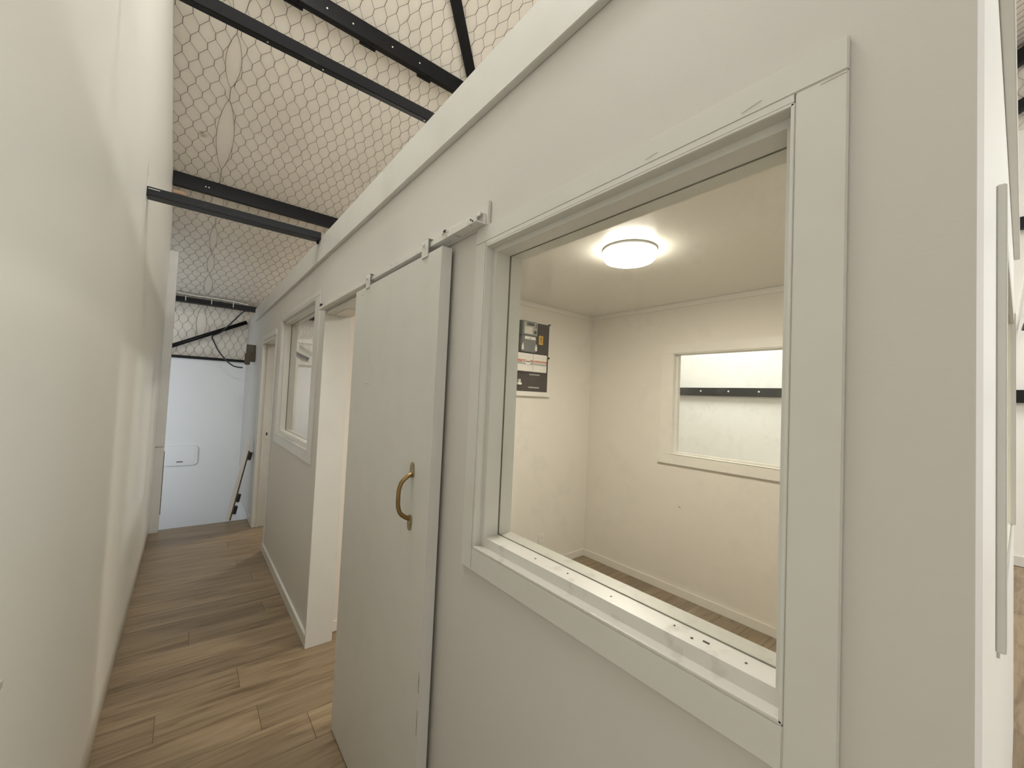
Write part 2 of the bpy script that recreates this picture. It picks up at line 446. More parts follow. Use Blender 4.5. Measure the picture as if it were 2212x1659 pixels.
# chips and dirt on the sill
for (x, y, s) in ((0.667, 0.72, .003), (0.672, 0.62, .003), (0.668, 0.50, .0025), (0.676, 0.372, .0025), (0.664, 0.335, .0035), (0.670, 0.255, .003)):
    B('chip', 'darkmark', x, x + s, y, y + s, 1.1230, 1.1240, w1, 0)
B('chip', 'darkmark', 0.672, 0.675, 0.312, 0.322, 1.1230, 1.1242, w1, 0)
w2 = window_x('window_2', 'smaller office window farther down the corridor wall', W2, XW, XI, XW - 0.006, (2.765, 4.165, 1.030, 2.140), 0.698, 0.024, 0.652)
mark(wr, 0.137, 1.9275, 0.165, 1.9265, 0.0018, 'mark', XW - 0.008)
mark(wr, 0.235, 1.945, 0.262, 1.939, 0.0018, 'mark', XW - 0.008)
mark(wr, 0.40, 1.944, 0.425, 1.941, 0.0015, 'mark', XW - 0.008)

# ---- far doorway casing, jamb and strike plate
e = empty('trim_5', (XC, 5.17, 0))
B('casing', 'trim', XC, XW, 5.172, 5.258, 0, 2.03, e)
B('casing', 'trim', XC, XW, 4.345, 5.1715, 2.0015, 2.055, e)
B('casing', 'trim', XC + 0.006, XW, 4.338, 4.369, 0, 2.0, e)
B('jamb', 'trim', XC + 0.002, XI + 0.01, 5.135, 5.1715, 0, 2.0, e)
B('jamb', 'trim', XW + 0.002, XI + 0.01, 4.3705, 4.382, 0, 2.0, e)
B('head_jamb', 'trim', XC + 0.002, XI + 0.01, 4.383, 5.134, 1.97, 2.0, e)
B('door_stop', 'trim', XC + 0.045, XC + 0.058, 5.122, 5.135, 0, 1.97, e)
sp = B('strike_plate', 'galv', XC + 0.075, XC + 0.102, 5.1335, 5.1352, 0.955, 1.035, e, 0)
B('latch_hole', 'black', XC + 0.082, XC + 0.096, 5.133, 5.1337, 0.98, 1.012, e, 0)
tag(e, kind='structure', label='cream painted door frame at the far doorway')

# ---- sliding door opening lining
e = empty('trim_6', (XC, 2.588, 0))
B('jamb', 'trim', XC, XI + 0.015, 2.586, 2.602, 0, 1.967, e)
B('jamb', 'trim', XW + 0.002, XI + 0.004, 1.726, 1.7395, 0, 1.967, e)
B('head_jamb', 'trim', XW - 0.004, XI + 0.004, 1.741, 2.587, 1.952, 1.9665, e)
B('architrave', 'wall', XW - 0.005, XW, 2.603, 2.640, 0.071, 1.965, e)
B('torn_paper', 'office', 0.66, 0.75, 2.30, 2.55, 1.9475, 1.9515, e, 0)
tag(e, kind='structure', label='white lining of the sliding door opening')

# ------------------------------------------------------------------ sliding door, hung on a top track
dr = empty('door_1', (0.60, 1.508, 0.0))
B('door_leaf', 'trim', 0.583, 0.619, 1.104, 1.912, 0.006, 1.957, dr, 0.002)
for y in (1.216, 1.752):
    h = B('hanger', 'galv', 0.5785, 0.5825, y - 0.021, y + 0.021, 1.945, 2.004, dr, 0.0008)
    bm = bmesh.new(); cyl(bm, (0.5740, y + 0.006, 1.990), (1, 0, 0), 0.008, 0.0045, 12); obj('bolt', bm, 'galv', dr)
    B('hanger_fold', 'galv', 0.5785, 0.599, y - 0.021, y + 0.021, 2.004, 2.007, dr, 0.0006)
# pull handle: two tapered plates and a bowed round grip
yh = 1.226
hd = empty('handle', (0.583, yh, 1.175)); hd.parent = dr; hd.matrix_parent_inverse = Matrix.Translation(-dr.location)
def hplate(zc, sgn):
    bm = bmesh.new()
    poly = []
    for k in range(9):
        a = math.pi * k / 8
        poly.append((0.0105 * math.cos(a), 0.021 + 0.009 * math.sin(a)))
    poly += [(-0.0150, -0.006), (-0.0140, -0.015), (0, -0.020), (0.0140, -0.015), (0.0150, -0.006)]
    prism(bm, poly, lambda u, v, t: (0.583 - t, yh + u, zc + v * sgn), 0.0, 0.005)
    o = obj('mounting_plate', bm, 'nickel', dr, bevel=0.0012)
    o.parent = hd; o.matrix_parent_inverse = Matrix.Translation(-Vector(dr.location) - Vector(hd.location)) if False else Matrix()
    return o
for zc, sg in ((1.252, 1), (1.094, -1)):
    o = hplate(zc, sg)
bm = bmesh.new()
tube(bm, smoothpath([(0.580, yh, 1.243), (0.566, yh + .001, 1.236), (0.548, yh + .002, 1.218), (0.541, yh + .003, 1.195), (0.540, yh + .003, 1.170), (0.541, yh + .003, 1.145), (0.549, yh + .002, 1.122), (0.567, yh + .001, 1.107), (0.580, yh, 1.101)], 6), 0.0068, 12, ref=(0, 1, 0))
o = obj('grip', bm, 'brass', None, smooth=True)
for o in [x for x in bpy.data.objects if x.name.startswith(('grip', 'mounting_plate'))]:
    o.parent = hd
    o.matrix_parent_inverse = Matrix.Translation(-Vector((0.583, yh, 1.175)))
hd.matrix_parent_inverse = Matrix.Translation(-Vector((0.60, 1.508, 0.0)))
for (y, z, dy, dz, wd, mm) in ((1.205, 1.925, .014, .014, .002, 'mark'), (1.80, 1.925, .05, .003, .003, 'mark'), (1.685, 1.62, .006, .05, .003, 'mark'), (1.66, 1.53, .07, .006, .005, 'mark'), (1.1105, 0.62, .001, .06, .002, 'darkmark'), (1.1109, 0.50, .001, .07, .0015, 'darkmark')):
    o = mark(None, y, z, y + dy, z + dz, wd, mm, 0.583); o.parent = dr; o.matrix_parent_inverse = Matrix.Translation(-dr.location)
tag(dr, kind='structure', label='white flush sliding door with brass pull handle')

tk = empty('door_track', (0.60, 1.75, 1.97))
B('backing_board', 'wall', 0.621, XW - 0.0005, 0.918, 2.62, 1.9755, 2.045, tk, 0.0015)
bm = bmesh.new()
pf = [(0.6205, 2.010), (0.600, 2.010), (0.600, 1.9990), (0.603, 1.9990), (0.603, 2.006), (0.612, 2.006), (0.612, 1.983), (0.592, 1.983), (0.592, 1.9945), (0.589, 1.9945), (0.589, 1.9795), (0.6205, 1.9795)]
prism(bm, pf, lambda u, v, t: (u, t, v), 0.93, 2.635)
obj('rail', bm, 'galv', tk)
B('rail_stop', 'black', 0.588, 0.5995, 2.590, 2.612, 1.9946, 2.012, tk)
B('rail_stop', 'galv', 0.586, 0.5995, 1.094, 1.120, 1.9946, 2.008, tk)
B('rail_stop_pin', 'black', 0.5835, 0.5858, 1.092, 1.106, 1.996, 2.004, tk)
for y in (0.958, 0.968):
    bm = bmesh.new(); cyl(bm, (0.5865, y - 0.012, 1.984 if y < .96 else 1.9905), (1, 0, 0), 0.0025, 0.004, 8); obj('screw', bm, 'darkmark', tk)
tag(tk, 'scuffed white metal sliding door track above the doorway', 'door track')

# ------------------------------------------------------------------ front office wall (seen on edge at the right)
FW_ = (1.13, 2.55, 1.100, 1.925)
wf = obj('wall_front', panel([XI + 0.0002, 3.26], [0, WT], [FW_], lambda u, v, t: (u, YF + t, v), 0.13), 'leftwall')  # lighter mix than wall_right puts the daylight on this face into its colour
tag(wf, kind='structure', label='white end wall of the office facing the hall')
e = empty('window_3', (1.8, YF, 1.1))
B('casing', 'trim', 1.115, 1.165, 0.0175, YF - 0.0002, 1.1005, 1.922, e)
B('casing', 'trim', 2.515, 2.56, 0.0175, YF - 0.0002, 1.1005, 1.922, e)
B('casing', 'trim', 1.166, 2.514, 0.022, YF - 0.0002, 1.88, 1.9245, e)
B('sill', 'trim', 1.17, 2.56, 0.026, YF - 0.0002, 1.07, 1.1, e)
bm = bmesh.new(); box(bm, 1.14, 2.54, 0.085, 0.089, 1.105, 1.92); obj('pane', bm, 'glass', e)
tag(e, kind='structure', label='office window in the end wall facing the hall')

# ------------------------------------------------------------------ office shell
wp = obj('wall_partition', panel([XI + 0.0005, XB + 0.1], [0, WT], [], lambda u, v, t: (u, YP + t, v), 0.09), 'office')
tag(wp, kind='structure', label='warm white partition wall carrying the meter board')
BW = (0.90, 1.800, 1.105, 1.930)
wb = obj('wall_back', panel([YF + 0.1305, YE - 0.0005], [0, WT], [BW], lambda u, v, t: (XB + t, u, v), 0.10), 'office')
tag(wb, kind='structure', label='warm white rear wall of the office with a window')
mark(wb, 1.705, 0.685, 1.725, 0.70, 0.006, 'darkmark', XB)
bm = bmesh.new(); box(bm, XI + 0.0005, XB - 0.0005, YF + 0.131, YP - 0.0005, 2.350, 2.362)
tag(obj('ceiling_office', bm, 'office_ceiling'), kind='structure', label='pale glossy office ceiling')
tag(B('trim_7', 'officetrim', XB - 0.012, XB - 0.0005, YF + 0.14, YP - 0.013, 2.309, 2.3495), kind='structure', label='narrow white cornice strip along the office rear wall')
tag(B('trim_8', 'officetrim', XI + 0.01, XB - 0.0005, YP - 0.012, YP - 0.0005, 2.309, 2.3495), kind='structure', label='narrow white cornice strip above the meter board')
tag(B('baseboard_back', 'officetrim', XB - 0.012, XB - 0.0005, YF + 0.14, YP - 0.013, 0.0, 0.064), kind='structure', label='white skirting along the office rear wall')
tag(B('baseboard_partition', 'officetrim', XI + 0.012, XB - 0.0005, YP - 0.012, YP - 0.0005, 0.0, 0.064), kind='structure', label='white skirting under the meter board')
# rear office window
e = empty('window_4', (XB, 1.35, 1.1))
y0, y1, z0, z1 = BW
B('casing', 'officetrim', XB - 0.012, XB - 0.0003, y1, y1 + 0.10, z0 - 0.001, z1 + 0.001, e)
B('casing', 'officetrim', XB - 0.012, XB - 0.0003, y0 - 0.10, y0, z0 - 0.001, z1 + 0.001, e)
B('casing', 'officetrim', XB - 0.012, XB - 0.0003, y0 - 0.10, y1 + 0.10, z1 + 0.0015, z1 + 0.075, e)
B('casing', 'officetrim', XB - 0.022, XB - 0.0003, y0 - 0.115, y1 + 0.115, z0 - 0.078, z0 - 0.0015, e)
B('jamb', 'officetrim', XB - 0.012, XB + 0.10, y1 - 0.006, y1 - 0.0002, z0, z1, e)
B('jamb', 'officetrim', XB - 0.012, XB + 0.10, y0 + 0.0002, y0 + 0.006, z0, z1, e)
B('head', 'officetrim', XB - 0.012, XB + 0.10, y0, y1, z1 - 0.006, z1 - 0.0002, e)
B('sill', 'officetrim', XB - 0.022, XB + 0.10, y0, y1, z0 + 0.0002, z0 + 0.006, e)
B('stop', 'officetrim', XB + 0.03, XB + 0.05, y1 - 0.022, y1 - 0.006, z0 + 0.006, z1 - 0.006, e)
B('stop', 'officetrim', XB + 0.03, XB + 0.05, y0 + 0.006, y0 + 0.022, z0 + 0.006, z1 - 0.006, e)
B('stop', 'officetrim', XB + 0.03, XB + 0.05, y0 + 0.022, y1 - 0.022, z0 + 0.006, z0 + 0.02, e)
bm = bmesh.new(); box(bm, XB + 0.052, XB + 0.056, y0 + 0.007, y1 - 0.007, z0 + 0.007, z1 - 0.007); obj('pane', bm, 'glass', e)
tag(e, kind='structure', label='office rear window with bright wall and black rail behind')

# ------------------------------------------------------------------ end wall, stairwell, gable and hall shell
bm = bmesh.new(); box(bm, -1.5, XW + 0.0, YE, YE + 0.08, -2.6, 1.862)
we = obj('wall_end', bm, 'endwall')
tag(we, kind='structure', label='cool white end wall of the stairwell')
bm = bmesh.new(); box(bm, XW + 0.0005, XG, YE, YE + 0.08, 0, 2.20)
tag(obj('wall_end_office', bm, 'wall'), kind='structure', label='white end wall inside the second office')
tag(B('trim_9', 'trim', XI + 0.02, XB - 0.002, YE - 0.03, YE - 0.0005, 2.2, 2.262), kind='structure', label='white ledge at the top of the second office end wall')
tag(B('trim_10', 'trim', 1.255, 1.275, YE - 0.012, YE - 0.0005, 0, 2.1995), kind='structure', label='white batten on the second office end wall')
bm = bmesh.new(); box(bm, -1.5, XG + 0.1, YE + 0.0815, YE + 0.12, 1.80, roof(YE) + 0.05)
tag(obj('wall_end_upper', bm, 'roof'), kind='structure', label='building paper above the end wall lining')
bm = bmesh.new(); box(bm, XW, XW + 0.09, ST + 0.0005, YE, -2.6, -0.0005)
tag(obj('wall_stair_right', bm, 'endwall'), kind='structure')
bm = bmesh.new(); box(bm, -1.5, XW, ST, ST + 0.02, -2.6, -0.1605)
tag(obj('wall_stair_riser', bm, 'endwall'), kind='structure')
SW = (-1.15, -0.40, 0.0, 2.30)
tag(obj('wall_stair_left', panel([ST + 0.02, YE - 0.0005], [-2.6, roof(YE)], [], lambda u, v, t: (-1.25 - t, u, v), 0.08), 'endwall'), kind='structure')
tag(obj('wall_stair_near', panel([-1.25, XL - 0.11], [0, 2.9], [SW], lambda u, v, t: (u, ST - 0.1 + t, v), 0.1), 'endwall'), kind='structure')
bm = bmesh.new(); box(bm, -1.5, XW, ST, YE, -2.7, -2.6)
tag(obj('floor_stairwell', bm, 'slab'), kind='structure')
GW = []
gab = obj('wall_gable', panel([YB, YE], [0, 4.63], GW, lambda u, v, t: (XG + t, u, v), 0.1), 'gable')
tag(gab, kind='structure', label='bright white lined side wall of the hall')
bm = bmesh.new()
prism(bm, [(YB, 4.63), (YE + 0.1, 4.63), (YE + 0.1, 4.64), (2.24, roof(2.24)), (YB, roof(YB))], lambda u, v, t: (XG + 0.04 + t, u, v), 0, 0.05)
tag(obj('wall_gable_upper', bm, 'roof'), kind='structure', label='building paper above the side wall lining')
tag(B('baseboard_gable', 'trim', XG - 0.014, XG - 0.0005, YB + 0.01, YE - 0.01, 0, 0.10), kind='structure', label='white skirting along the side wall of the hall')
HW = (0.1, 5.1, 1.1, 4.1)
tag(obj('wall_hall_back', panel([-3.1, XG + 0.1], [0, roof(YB)], [HW], lambda u, v, t: (u, YB - t, v), 0.1), 'wall'), kind='structure')
bm = bmesh.new(); box(bm, -3.1, -3.0, YB, ST, 0, roof(YB))
tag(obj('wall_hall_left', bm, 'wall'), kind='structure')

# ------------------------------------------------------------------ sloping roof lining with wire netting
bm = bmesh.new()
prism(bm, [(YB - 0.1, roof(YB - 0.1)), (YE + 0.12, roof(YE + 0.12)), (YE + 0.12, roof(YE + 0.12) + 0.04), (YB - 0.1, roof(YB - 0.1) + 0.04)], lambda u, v, t: (t, u, v), -3.1, XG + 0.15)
ceil_ = tag(obj('ceiling', bm, 'roof'), kind='structure', label='sloping roof underlay held up by wire netting')

def tubes_mesh(name, A, Bp, R, m, parent):
    A, Bp, R = np.asarray(A), np.asarray(Bp), np.asarray(R)
    d = Bp - A
    d /= np.maximum(np.linalg.norm(d, axis=1, keepdims=True), 1e-9)
    ref = np.where(np.abs(d[:, 2:3]) < 0.9, np.array([[0, 0, 1.0]]), np.array([[1.0, 0, 0]]))
    u = np.cross(d, ref); u /= np.linalg.norm(u, axis=1, keepdims=True)
    v = np.cross(d, u)
    vs = []
    for P in (A, Bp):
        for k in range(3):
            a = 2 * math.pi * k / 3
            vs.append(P + (u * math.cos(a) + v * math.sin(a)) * R[:, None])
    n = len(A)
    V = np.stack(vs, 1).reshape(-1, 3)
    base = np.arange(n) * 6
    F = []
    for k in range(3):
        F.append(np.stack([base + k, base + (k + 1) % 3, base + 3 + (k + 1) % 3, base + 3 + k], 1))
    F = np.concatenate(F)
    me = bpy.data.meshes.new(name)
    me.vertices.add(len(V)); me.vertices.foreach_set('co', V.ravel())
    me.loops.add(len(F) * 4); me.loops.foreach_set('vertex_index', F.ravel().astype(np.int32))
    me.polygons.add(len(F)); me.polygons.foreach_set('loop_start', np.arange(len(F), dtype=np.int32) * 4)
    me.polygons.foreach_set('loop_total', np.full(len(F), 4, np.int32))
    me.update()
    me.materials.append(M[m])
    o = bpy.data.objects.new(name, me); C.objects.link(o)
    if parent: o.parent = parent
    o['kind'] = 'stuff'
    return o

PIT, ROWH, TWL = 0.094, 0.101, 0.042
def netting(name, u0, u1, v0, v1, fn, seams, parent, r0=0.0014, r1=0.0023, seed=1):
    """hexagonal netting; fn(u, v, sag) -> xyz arrays. seams: list of (u, [(va, vb, width)])"""
    g = np.random.default_rng(seed)
    nu, nv = int((u1 - u0) / PIT) + 2, int((v1 - v0) / ROWH) + 2
    I, J = np.meshgrid(np.arange(nu), np.arange(nv), indexing='ij')
    U = u0 + (I + 0.5 * (J % 2)) * PIT + g.normal(0, 0.0035, I.shape)
    Vc = v0 + J * ROWH + g.normal(0, 0.0025, I.shape)
    U += 0.010 * np.sin(Vc * 2.3 + U * 1.1)
    SG = 0.010 + g.random(I.shape) * 0.006
    ut, ub = U + g.normal(0, 0.0012, I.shape), U + g.normal(0, 0.0012, I.shape)
    vb, vt = Vc - TWL / 2, Vc + TWL / 2
    def push(u, v):
        for us_, lens in seams:
            for va, vz, wd in lens:
                k = (v > va) & (v < vz)
                half = np.where(k, wd * np.sin(np.pi * np.clip((v - va) / (vz - va), 0, 1)) ** 0.75, 0)
                d = u - us_
                k2 = k & (np.abs(d) < half + 0.02)
                u = np.where(k2, us_ + np.sign(d) * np.maximum(half, np.abs(d)), u)
        return u
    ub, ut = push(ub, vb), push(ut, vt)
    lo = fn(ub, vb, SG); hi = fn(ut, vt, SG)
    A, Bq, R = [lo.reshape(-1, 3)], [hi.reshape(-1, 3)], [np.full(I.size, r1)]
    for side in (0, 1):
        for par in (0, 1):
            jj = np.arange(par, nv - 1, 2)
            di = (side - 1) if par == 0 else side
            ii = np.arange(nu); ok = (ii + di >= 0) & (ii + di < nu); ii = ii[ok]
            if len(jj) == 0: continue
            a = hi[np.ix_(ii, jj)].reshape(-1, 3); b_ = lo[np.ix_(ii + di, jj + 1)].reshape(-1, 3)
            ua = ut[np.ix_(ii, jj)].ravel(); ub2 = ub[np.ix_(ii + di, jj + 1)].ravel()
            va = vt[np.ix_(ii, jj)].ravel()
            keep = np.ones(len(a), bool)
            for us_, lens in seams:
                for x0, x1, wd in lens:
                    keep &= ~((np.sign(ua - us_) != np.sign(ub2 - us_)) & (va > x0) & (va < x1))
            A.append(a[keep]); Bq.append(b_[keep]); R.append(np.full(keep.sum(), r0))
    for us_, lens in seams:
        for va, vz, wd in lens:
            t = np.linspace(0, 1, 15)
            vv = va + (vz - va) * t
            for sg in (-1, 1):
                uu = us_ + sg * wd * np.sin(np.pi * t) ** 0.75
                P = fn(uu, vv, np.full(15, 0.012))
                A.append(P[:-1]); Bq.append(P[1:]); R.append(np.full(14, 0.0016))
        for (a0, a1, _), (b0, b1, _) in zip(lens, lens[1:]):
            P = fn(np.array([us_, us_]), np.array([a1, b0]), np.array([0.012, 0.012]))
            A.append(P[:1]); Bq.append(P[1:]); R.append(np.array([0.0024]))
    return tubes_mesh(name, np.concatenate(A), np.concatenate(Bq), np.concatenate(R), 'wire', parent)

CS = math.sqrt(1 + RM * RM)
def froof(u, v, s):           # v is measured along y on the slope
    y = v / CS
    return np.stack([u, y - s * RM / CS, RA - RM * y - s / CS], -1)
lens = [(2.0, 2.74, .06), (2.80, 3.52, .06), (3.56, 3.96, .05), (4.05, 4.74, .062), (4.90, 5.38, .05), (5.48, 5.88, .033), (5.93, 6.28, .035), (6.31, 6.74, .045)]
lens = [(a * CS, b * CS, c) for a, b, c in lens]
nt_ = netting('wire_netting', XL - 0.05, XG, -1.0 * CS, YE * CS, froof, [(0.135, lens)], ceil_, seed=3)
def fend(u, v, s): return np.stack([u, np.full_like(u, YE + 0.0815) - s, v], -1)
n2 = netting('wire_netting_end', -1.4, XB, 1.86, roof(YE) - 0.02, fend, [(0.10, [(2.09, 2.56, .055)])], bpy.data.objects['wall_end_upper'], seed=4)
n2.name = 'wire_netting.001'
def fgab(u, v, s): return np.stack([np.full_like(u, XG + 0.04) - s, u, v], -1)
n3 = netting('wire_netting_gable', -0.8, 1.6, 4.66, 5.5, fgab, [], bpy.data.objects['wall_gable_upper'], seed=6)
n3.name = 'wire_netting.002'

# ------------------------------------------------------------------ steel roof members
def purlin(y, x0, x1, label, cleats=(), bolts=(), hh=0.125, m='steel'):
    z = roof(y) - 0.006
    p = empty('roof_purlin', (x0, y, z - hh))
    zb = z - hh
    B('web', m, x0, x1, y, y + 0.003, zb, z, p, 0)
    B('bottom_flange', m, x0, x1, y + 0.003, y + 0.050, zb, zb + 0.003, p, 0)
    bm = bmesh.new()
    prism(bm, [(y + 0.003, z - 0.003), (y + 0.050, z - 0.003 - 0.047 * RM), (y + 0.050, z - 0.047 * RM), (y + 0.003, z)], lambda u, v, t: (t, u, v), x0, x1)
    obj('top_flange', bm, m, p)
    B('lip', m, x0, x1, y + 0.047, y + 0.050, zb + 0.003, zb + 0.018, p, 0)
    for c in cleats:
        B('cleat', m, c - 0.06, c + 0.06, y + 0.0505, y + 0.075, zb - 0.004, zb + 0.03, p, 0.001)
        for dx in (-0.022, 0.022):
            bm = bmesh.new(); cyl(bm, (c + dx, y + 0.02 + dx * .3, zb), (0, 0, -1), 0.010, 0.008, 6); obj('bolt', bm, m, p)
    for b_ in bolts:
        bm = bmesh.new(); cyl(bm, (b_, y, zb + 0.055), (0, -1, 0), 0.006, 0.003, 8); obj('rivet', bm, 'bolt', p)
    tag(p, label, 'beam', group='steel roof purlins')
    return p
purlin(3.069, XL + 0.004, XG, 'black steel purlin with bolted cleats, topmost across the roof netting', (0.42, 0.93, 1.40), (0.62, 0.80, 1.10, 1.33))
purlin(4.91, XL + 0.004, XG, 'black steel purlin just above the beam set into the left wall', (), (0.03, 0.055))
purlin(1.229, XL + 0.004, XG, 'black steel purlin overhead above the front of the office')
purlin(-0.62, XL + 0.004, XG, 'black steel purlin over the hall in front of the office')
# eaves purlin with a cable clipped along it
ev = empty('eaves_purlin', (0.2, 6.74, 2.5))
B('web', 'steel', -1.2, XB, 6.745, 6.80, 2.555, 2.625, ev, 0.001)
B('flange', 'steel', -1.2, XB, 6.70, 6.745, 2.5555, 2.562, ev, 0.0008)
for x in (-0.08, 0.19, 0.43):
    B('clip', 'bolt', x - 0.004, x + 0.004, 6.738, 6.7445, 2.575, 2.640, ev, 0)
tag(ev, 'thin black steel eaves beam with clipped cable above the stairwell', 'beam')
bm = bmesh.new(); tube(bm, smoothpath([(-0.22, 6.725, 2.668), (0.0, 6.728, 2.655), (0.2, 6.728, 2.657), (0.45, 6.728, 2.650), (0.60, 6.70, 2.632)], 5), 0.007, 8)
tag(obj('power_cable', bm, 'whitecable', smooth=True), 'pale cable running along the eaves beam', 'cable')
# timber packer between purlin and wall
tag(B('timber_packer', 'timber', XL + 0.006, XL + 0.10, 4.965, 5.03, roof(4.97) - 0.165, roof(4.97) - 0.135), 'small bare timber packer under purlin at the left wall', 'timber block')

# tie beams
def rhs(name, x0, x1, y, yw, z, h, label, m='steel2', holes=()):
    p = empty(name, (x0, y, z))
    B('tube', m, x0, x1, y, y + yw, z, z + h, p, 0.0025)
    for (x, s) in holes:
        bm = bmesh.new(); cyl(bm, (x, y + yw * 0.45, z), (0, 0, -1), s, 0.0012, 8); obj('bolt_hole', bm, 'bolt', p)
    return tag(p, label, 'beam')
rhs('tie_beam', XL - 0.05, 3.0, 1.624, 0.0285, 2.70, 0.048, 'long scuffed black steel bar crossing the top of the corridor', holes=((0.15, .0025), (0.33, .003), (0.745, .003), (0.95, .0035), (1.035, .0035)))
t2 = rhs('tie_beam', XL - 0.05, 0.6095, T2Y, 0.072, T2Z, 0.046, 'black steel beam poking through a slot in the left wall')
B('seam', 'black', XL - 0.04, 0.608, T2Y - 0.0006, T2Y + 0.0004, T2Z + 0.0155, T2Z + 0.0175, t2, 0)
B('end_burr', 'steel', 0.598, 0.6095, T2Y + 0.05, T2Y + 0.07, T2Z - 0.012, T2Z - 0.0002, t2, 0)
B('worn_patch', 'bolt', XL + 0.004, XL + 0.05, T2Y - 0.0007, T2Y + 0.0003, T2Z + 0.034, T2Z + 0.037, t2, 0)
# diagonal roof strap
bm = bmesh.new()
a, b_ = Vector((0.75, 2.02)), Vector((2.40, 3.58))
d = (b_ - a).normalized(); n = Vector((-d.y, d.x)) * 0.040
vs = []
for s in (0.022, 0.028):
    for p in (a + n, a - n, b_ - n, b_ + n):
        vs.append(bm.verts.new((p.x, p.y, roof(p.y) - s)))
for f in ((0, 1, 2, 3), (7, 6, 5, 4), (0, 4, 5, 1), (1, 5, 6, 2), (2, 6, 7, 3), (3, 7, 4, 0)):
    bm.faces.new([vs[i] for i in f])
bmesh.ops.recalc_face_normals(bm, faces=list(bm.faces))
tag(obj('roof_brace', bm, 'steel'), 'flat black steel brace strap running diagonally over the netting', 'brace')
# stairwell: rail, diagonal brace, loose cables
rl = B('wall_girt', 'steel', -1.24, XW - 0.001, YE - 0.03, YE - 0.0005, 1.836, 1.872, bevel=0.001)
tag(rl, 'thin black steel rail along the top of the stairwell end wall', 'rail')
bm = bmesh.new(); tube(bm, [(-0.235, YE - 0.035, 1.955), (0.605, YE - 0.035, 2.405)], 0.026, 10)
tag(obj('wall_brace', bm, 'steel', smooth=True), 'black steel tube slanting across the netting above the stairwell', 'brace')
bm = bmesh.new()
tube(bm, smoothpath([(0.61, 6.715, 2.546), (0.55, 6.70, 2.530), (0.46, 6.68, 2.412), (0.36, 6.73, 2.275), (0.32, 6.779, 2.225), (0.28, 6.777, 2.195), (0.221, 6.72, 2.145), (0.25, 6.62, 2.05), (0.297, 6.60, 1.95), (0.395, 6.60, 1.826), (0.479, 6.60, 1.766), (0.574, 6.60, 1.755)], 6), 0.0085, 8)
tag(obj('loose_cable', bm, 'cable', smooth=True), 'loose black cable dangling over the slanting brace tube', 'cable')
# second office brace
bm = bmesh.new(); tube(bm, [(1.05, YE - 0.05, 2.12), (1.42, YE - 0.05, 1.955)], 0.028, 8)
tag(obj('wall_brace', bm, 'steel'), 'dark brace tube glimpsed through the second office window', 'brace')
# hall side wall girts
def girt(z0, z1, ya, yb, label, bolts=()):
    g = empty('side_girt', (XG, ya, z0))
    B('channel', 'steel2', XG - 0.07, XG - 0.0005, ya, yb, z0, z1, g, 0.002)
    for y in bolts:
        bm = bmesh.new(); cyl(bm, (XG - 0.07, y, z0 + (z1 - z0) * 0.58), (-1, 0, 0), 0.014, 0.006, 10); obj('bolt', bm, 'bolt', g)
    return tag(g, label, 'rail')
girt(1.693, 1.827, YB + 0.02, YE - 0.02, 'black steel rail with pale bolts seen through the office rear window', (2.50, 2.945, 3.395, 2.06, 3.84))
girt(3.535, 3.66, YB + 0.02, 4.25, 'black steel rail halfway up the bright side wall of the hall')
def raking(dz, hh, label):
    bm = bmesh.new()
    prism(bm, [(-2.0, roof(-2.0) - dz - hh), (1.8, roof(1.8) - dz - hh), (1.8, roof(1.8) - dz), (-2.0, roof(-2.0) - dz)], lambda u, v, t: (XG - 0.02 - t, u, v), 0, 0.08)
    tag(obj('gable_rafter', bm, 'steel2'), label, 'beam')
raking(0.10, 0.16, 'upper sloping black steel rafter on the side wall of the hall')
raking(0.66, 0.12, 'lower sloping black steel rafter on the side wall of the hall')

# ------------------------------------------------------------------ things in the stairwell
# rounded cover plate
bm = bmesh.new()
def rrect(x0, x1, z0, z1, r, n=6):
    out = []
    for cx, cz, a0 in ((x1 - r, z1 - r, 0), (x0 + r, z1 - r, 90), (x0 + r, z0 + r, 180), (x1 - r, z0 + r, 270)):
        for k in range(n + 1):
            a = math.radians(a0 + 90 * k / n); out.append((cx + r * math.cos(a), cz + r * math.sin(a)))
    return out
cp = empty('cover_plate', (0.0, YE, 0.43))
prism(bm, rrect(-0.20, 0.165, 0.435, 0.690, 0.045), lambda u, v, t: (u, YE - 0.0005 - t, v), 0, 0.022)
obj('plate', bm, 'cover', cp, bevel=0.006)
bm = bmesh.new(); prism(bm, rrect(-0.17, 0.135, 0.462, 0.663, 0.032), lambda u, v, t: (u, YE - 0.0225 - t, v), 0, 0.004)
obj('raised_panel', bm, 'cover', cp, bevel=0.001)
B('grey_label', 'grey', -0.055, 0.012, YE - 0.0275, YE - 0.0266, 0.478, 0.495, cp, 0)
tag(cp, 'white rounded cover plate with small grey label on the stairwell wall', 'cover plate')
# white rail leaning against the wall, with black brackets
lr = empty('handrail', (0.43, 5.44, 0.0))
a, b_ = Vector((0.437, 5.435, 0.03)), Vector((0.598, 5.46, 0.905))
ax = (b_ - a).normalized(); sx = Vector((ax.z, 0, -ax.x)).normalized(); sy = ax.cross(sx).normalized()
def obox(name, m, c0, c1, s0, s1, t0, t1, parent):
    bm = bmesh.new()
    vs = [bm.verts.new(a + ax * c + sx * s + sy * t) for c in (c0, c1) for s in (s0, s1) for t in (t0, t1)]
    for f in ((0, 1, 3, 2), (4, 6, 7, 5), (0, 4, 5, 1), (2, 3, 7, 6), (0, 2, 6, 4), (1, 5, 7, 3)):
        bm.faces.new([vs[i] for i in f])
    bmesh.ops.recalc_face_normals(bm, faces=list(bm.faces))
    return obj(name, bm, m, parent, bevel=0.0015)
Lh = (b_ - a).length
obox('rail', 'endwall', 0, Lh, -0.030, 0.004, -0.03, 0.03, lr)
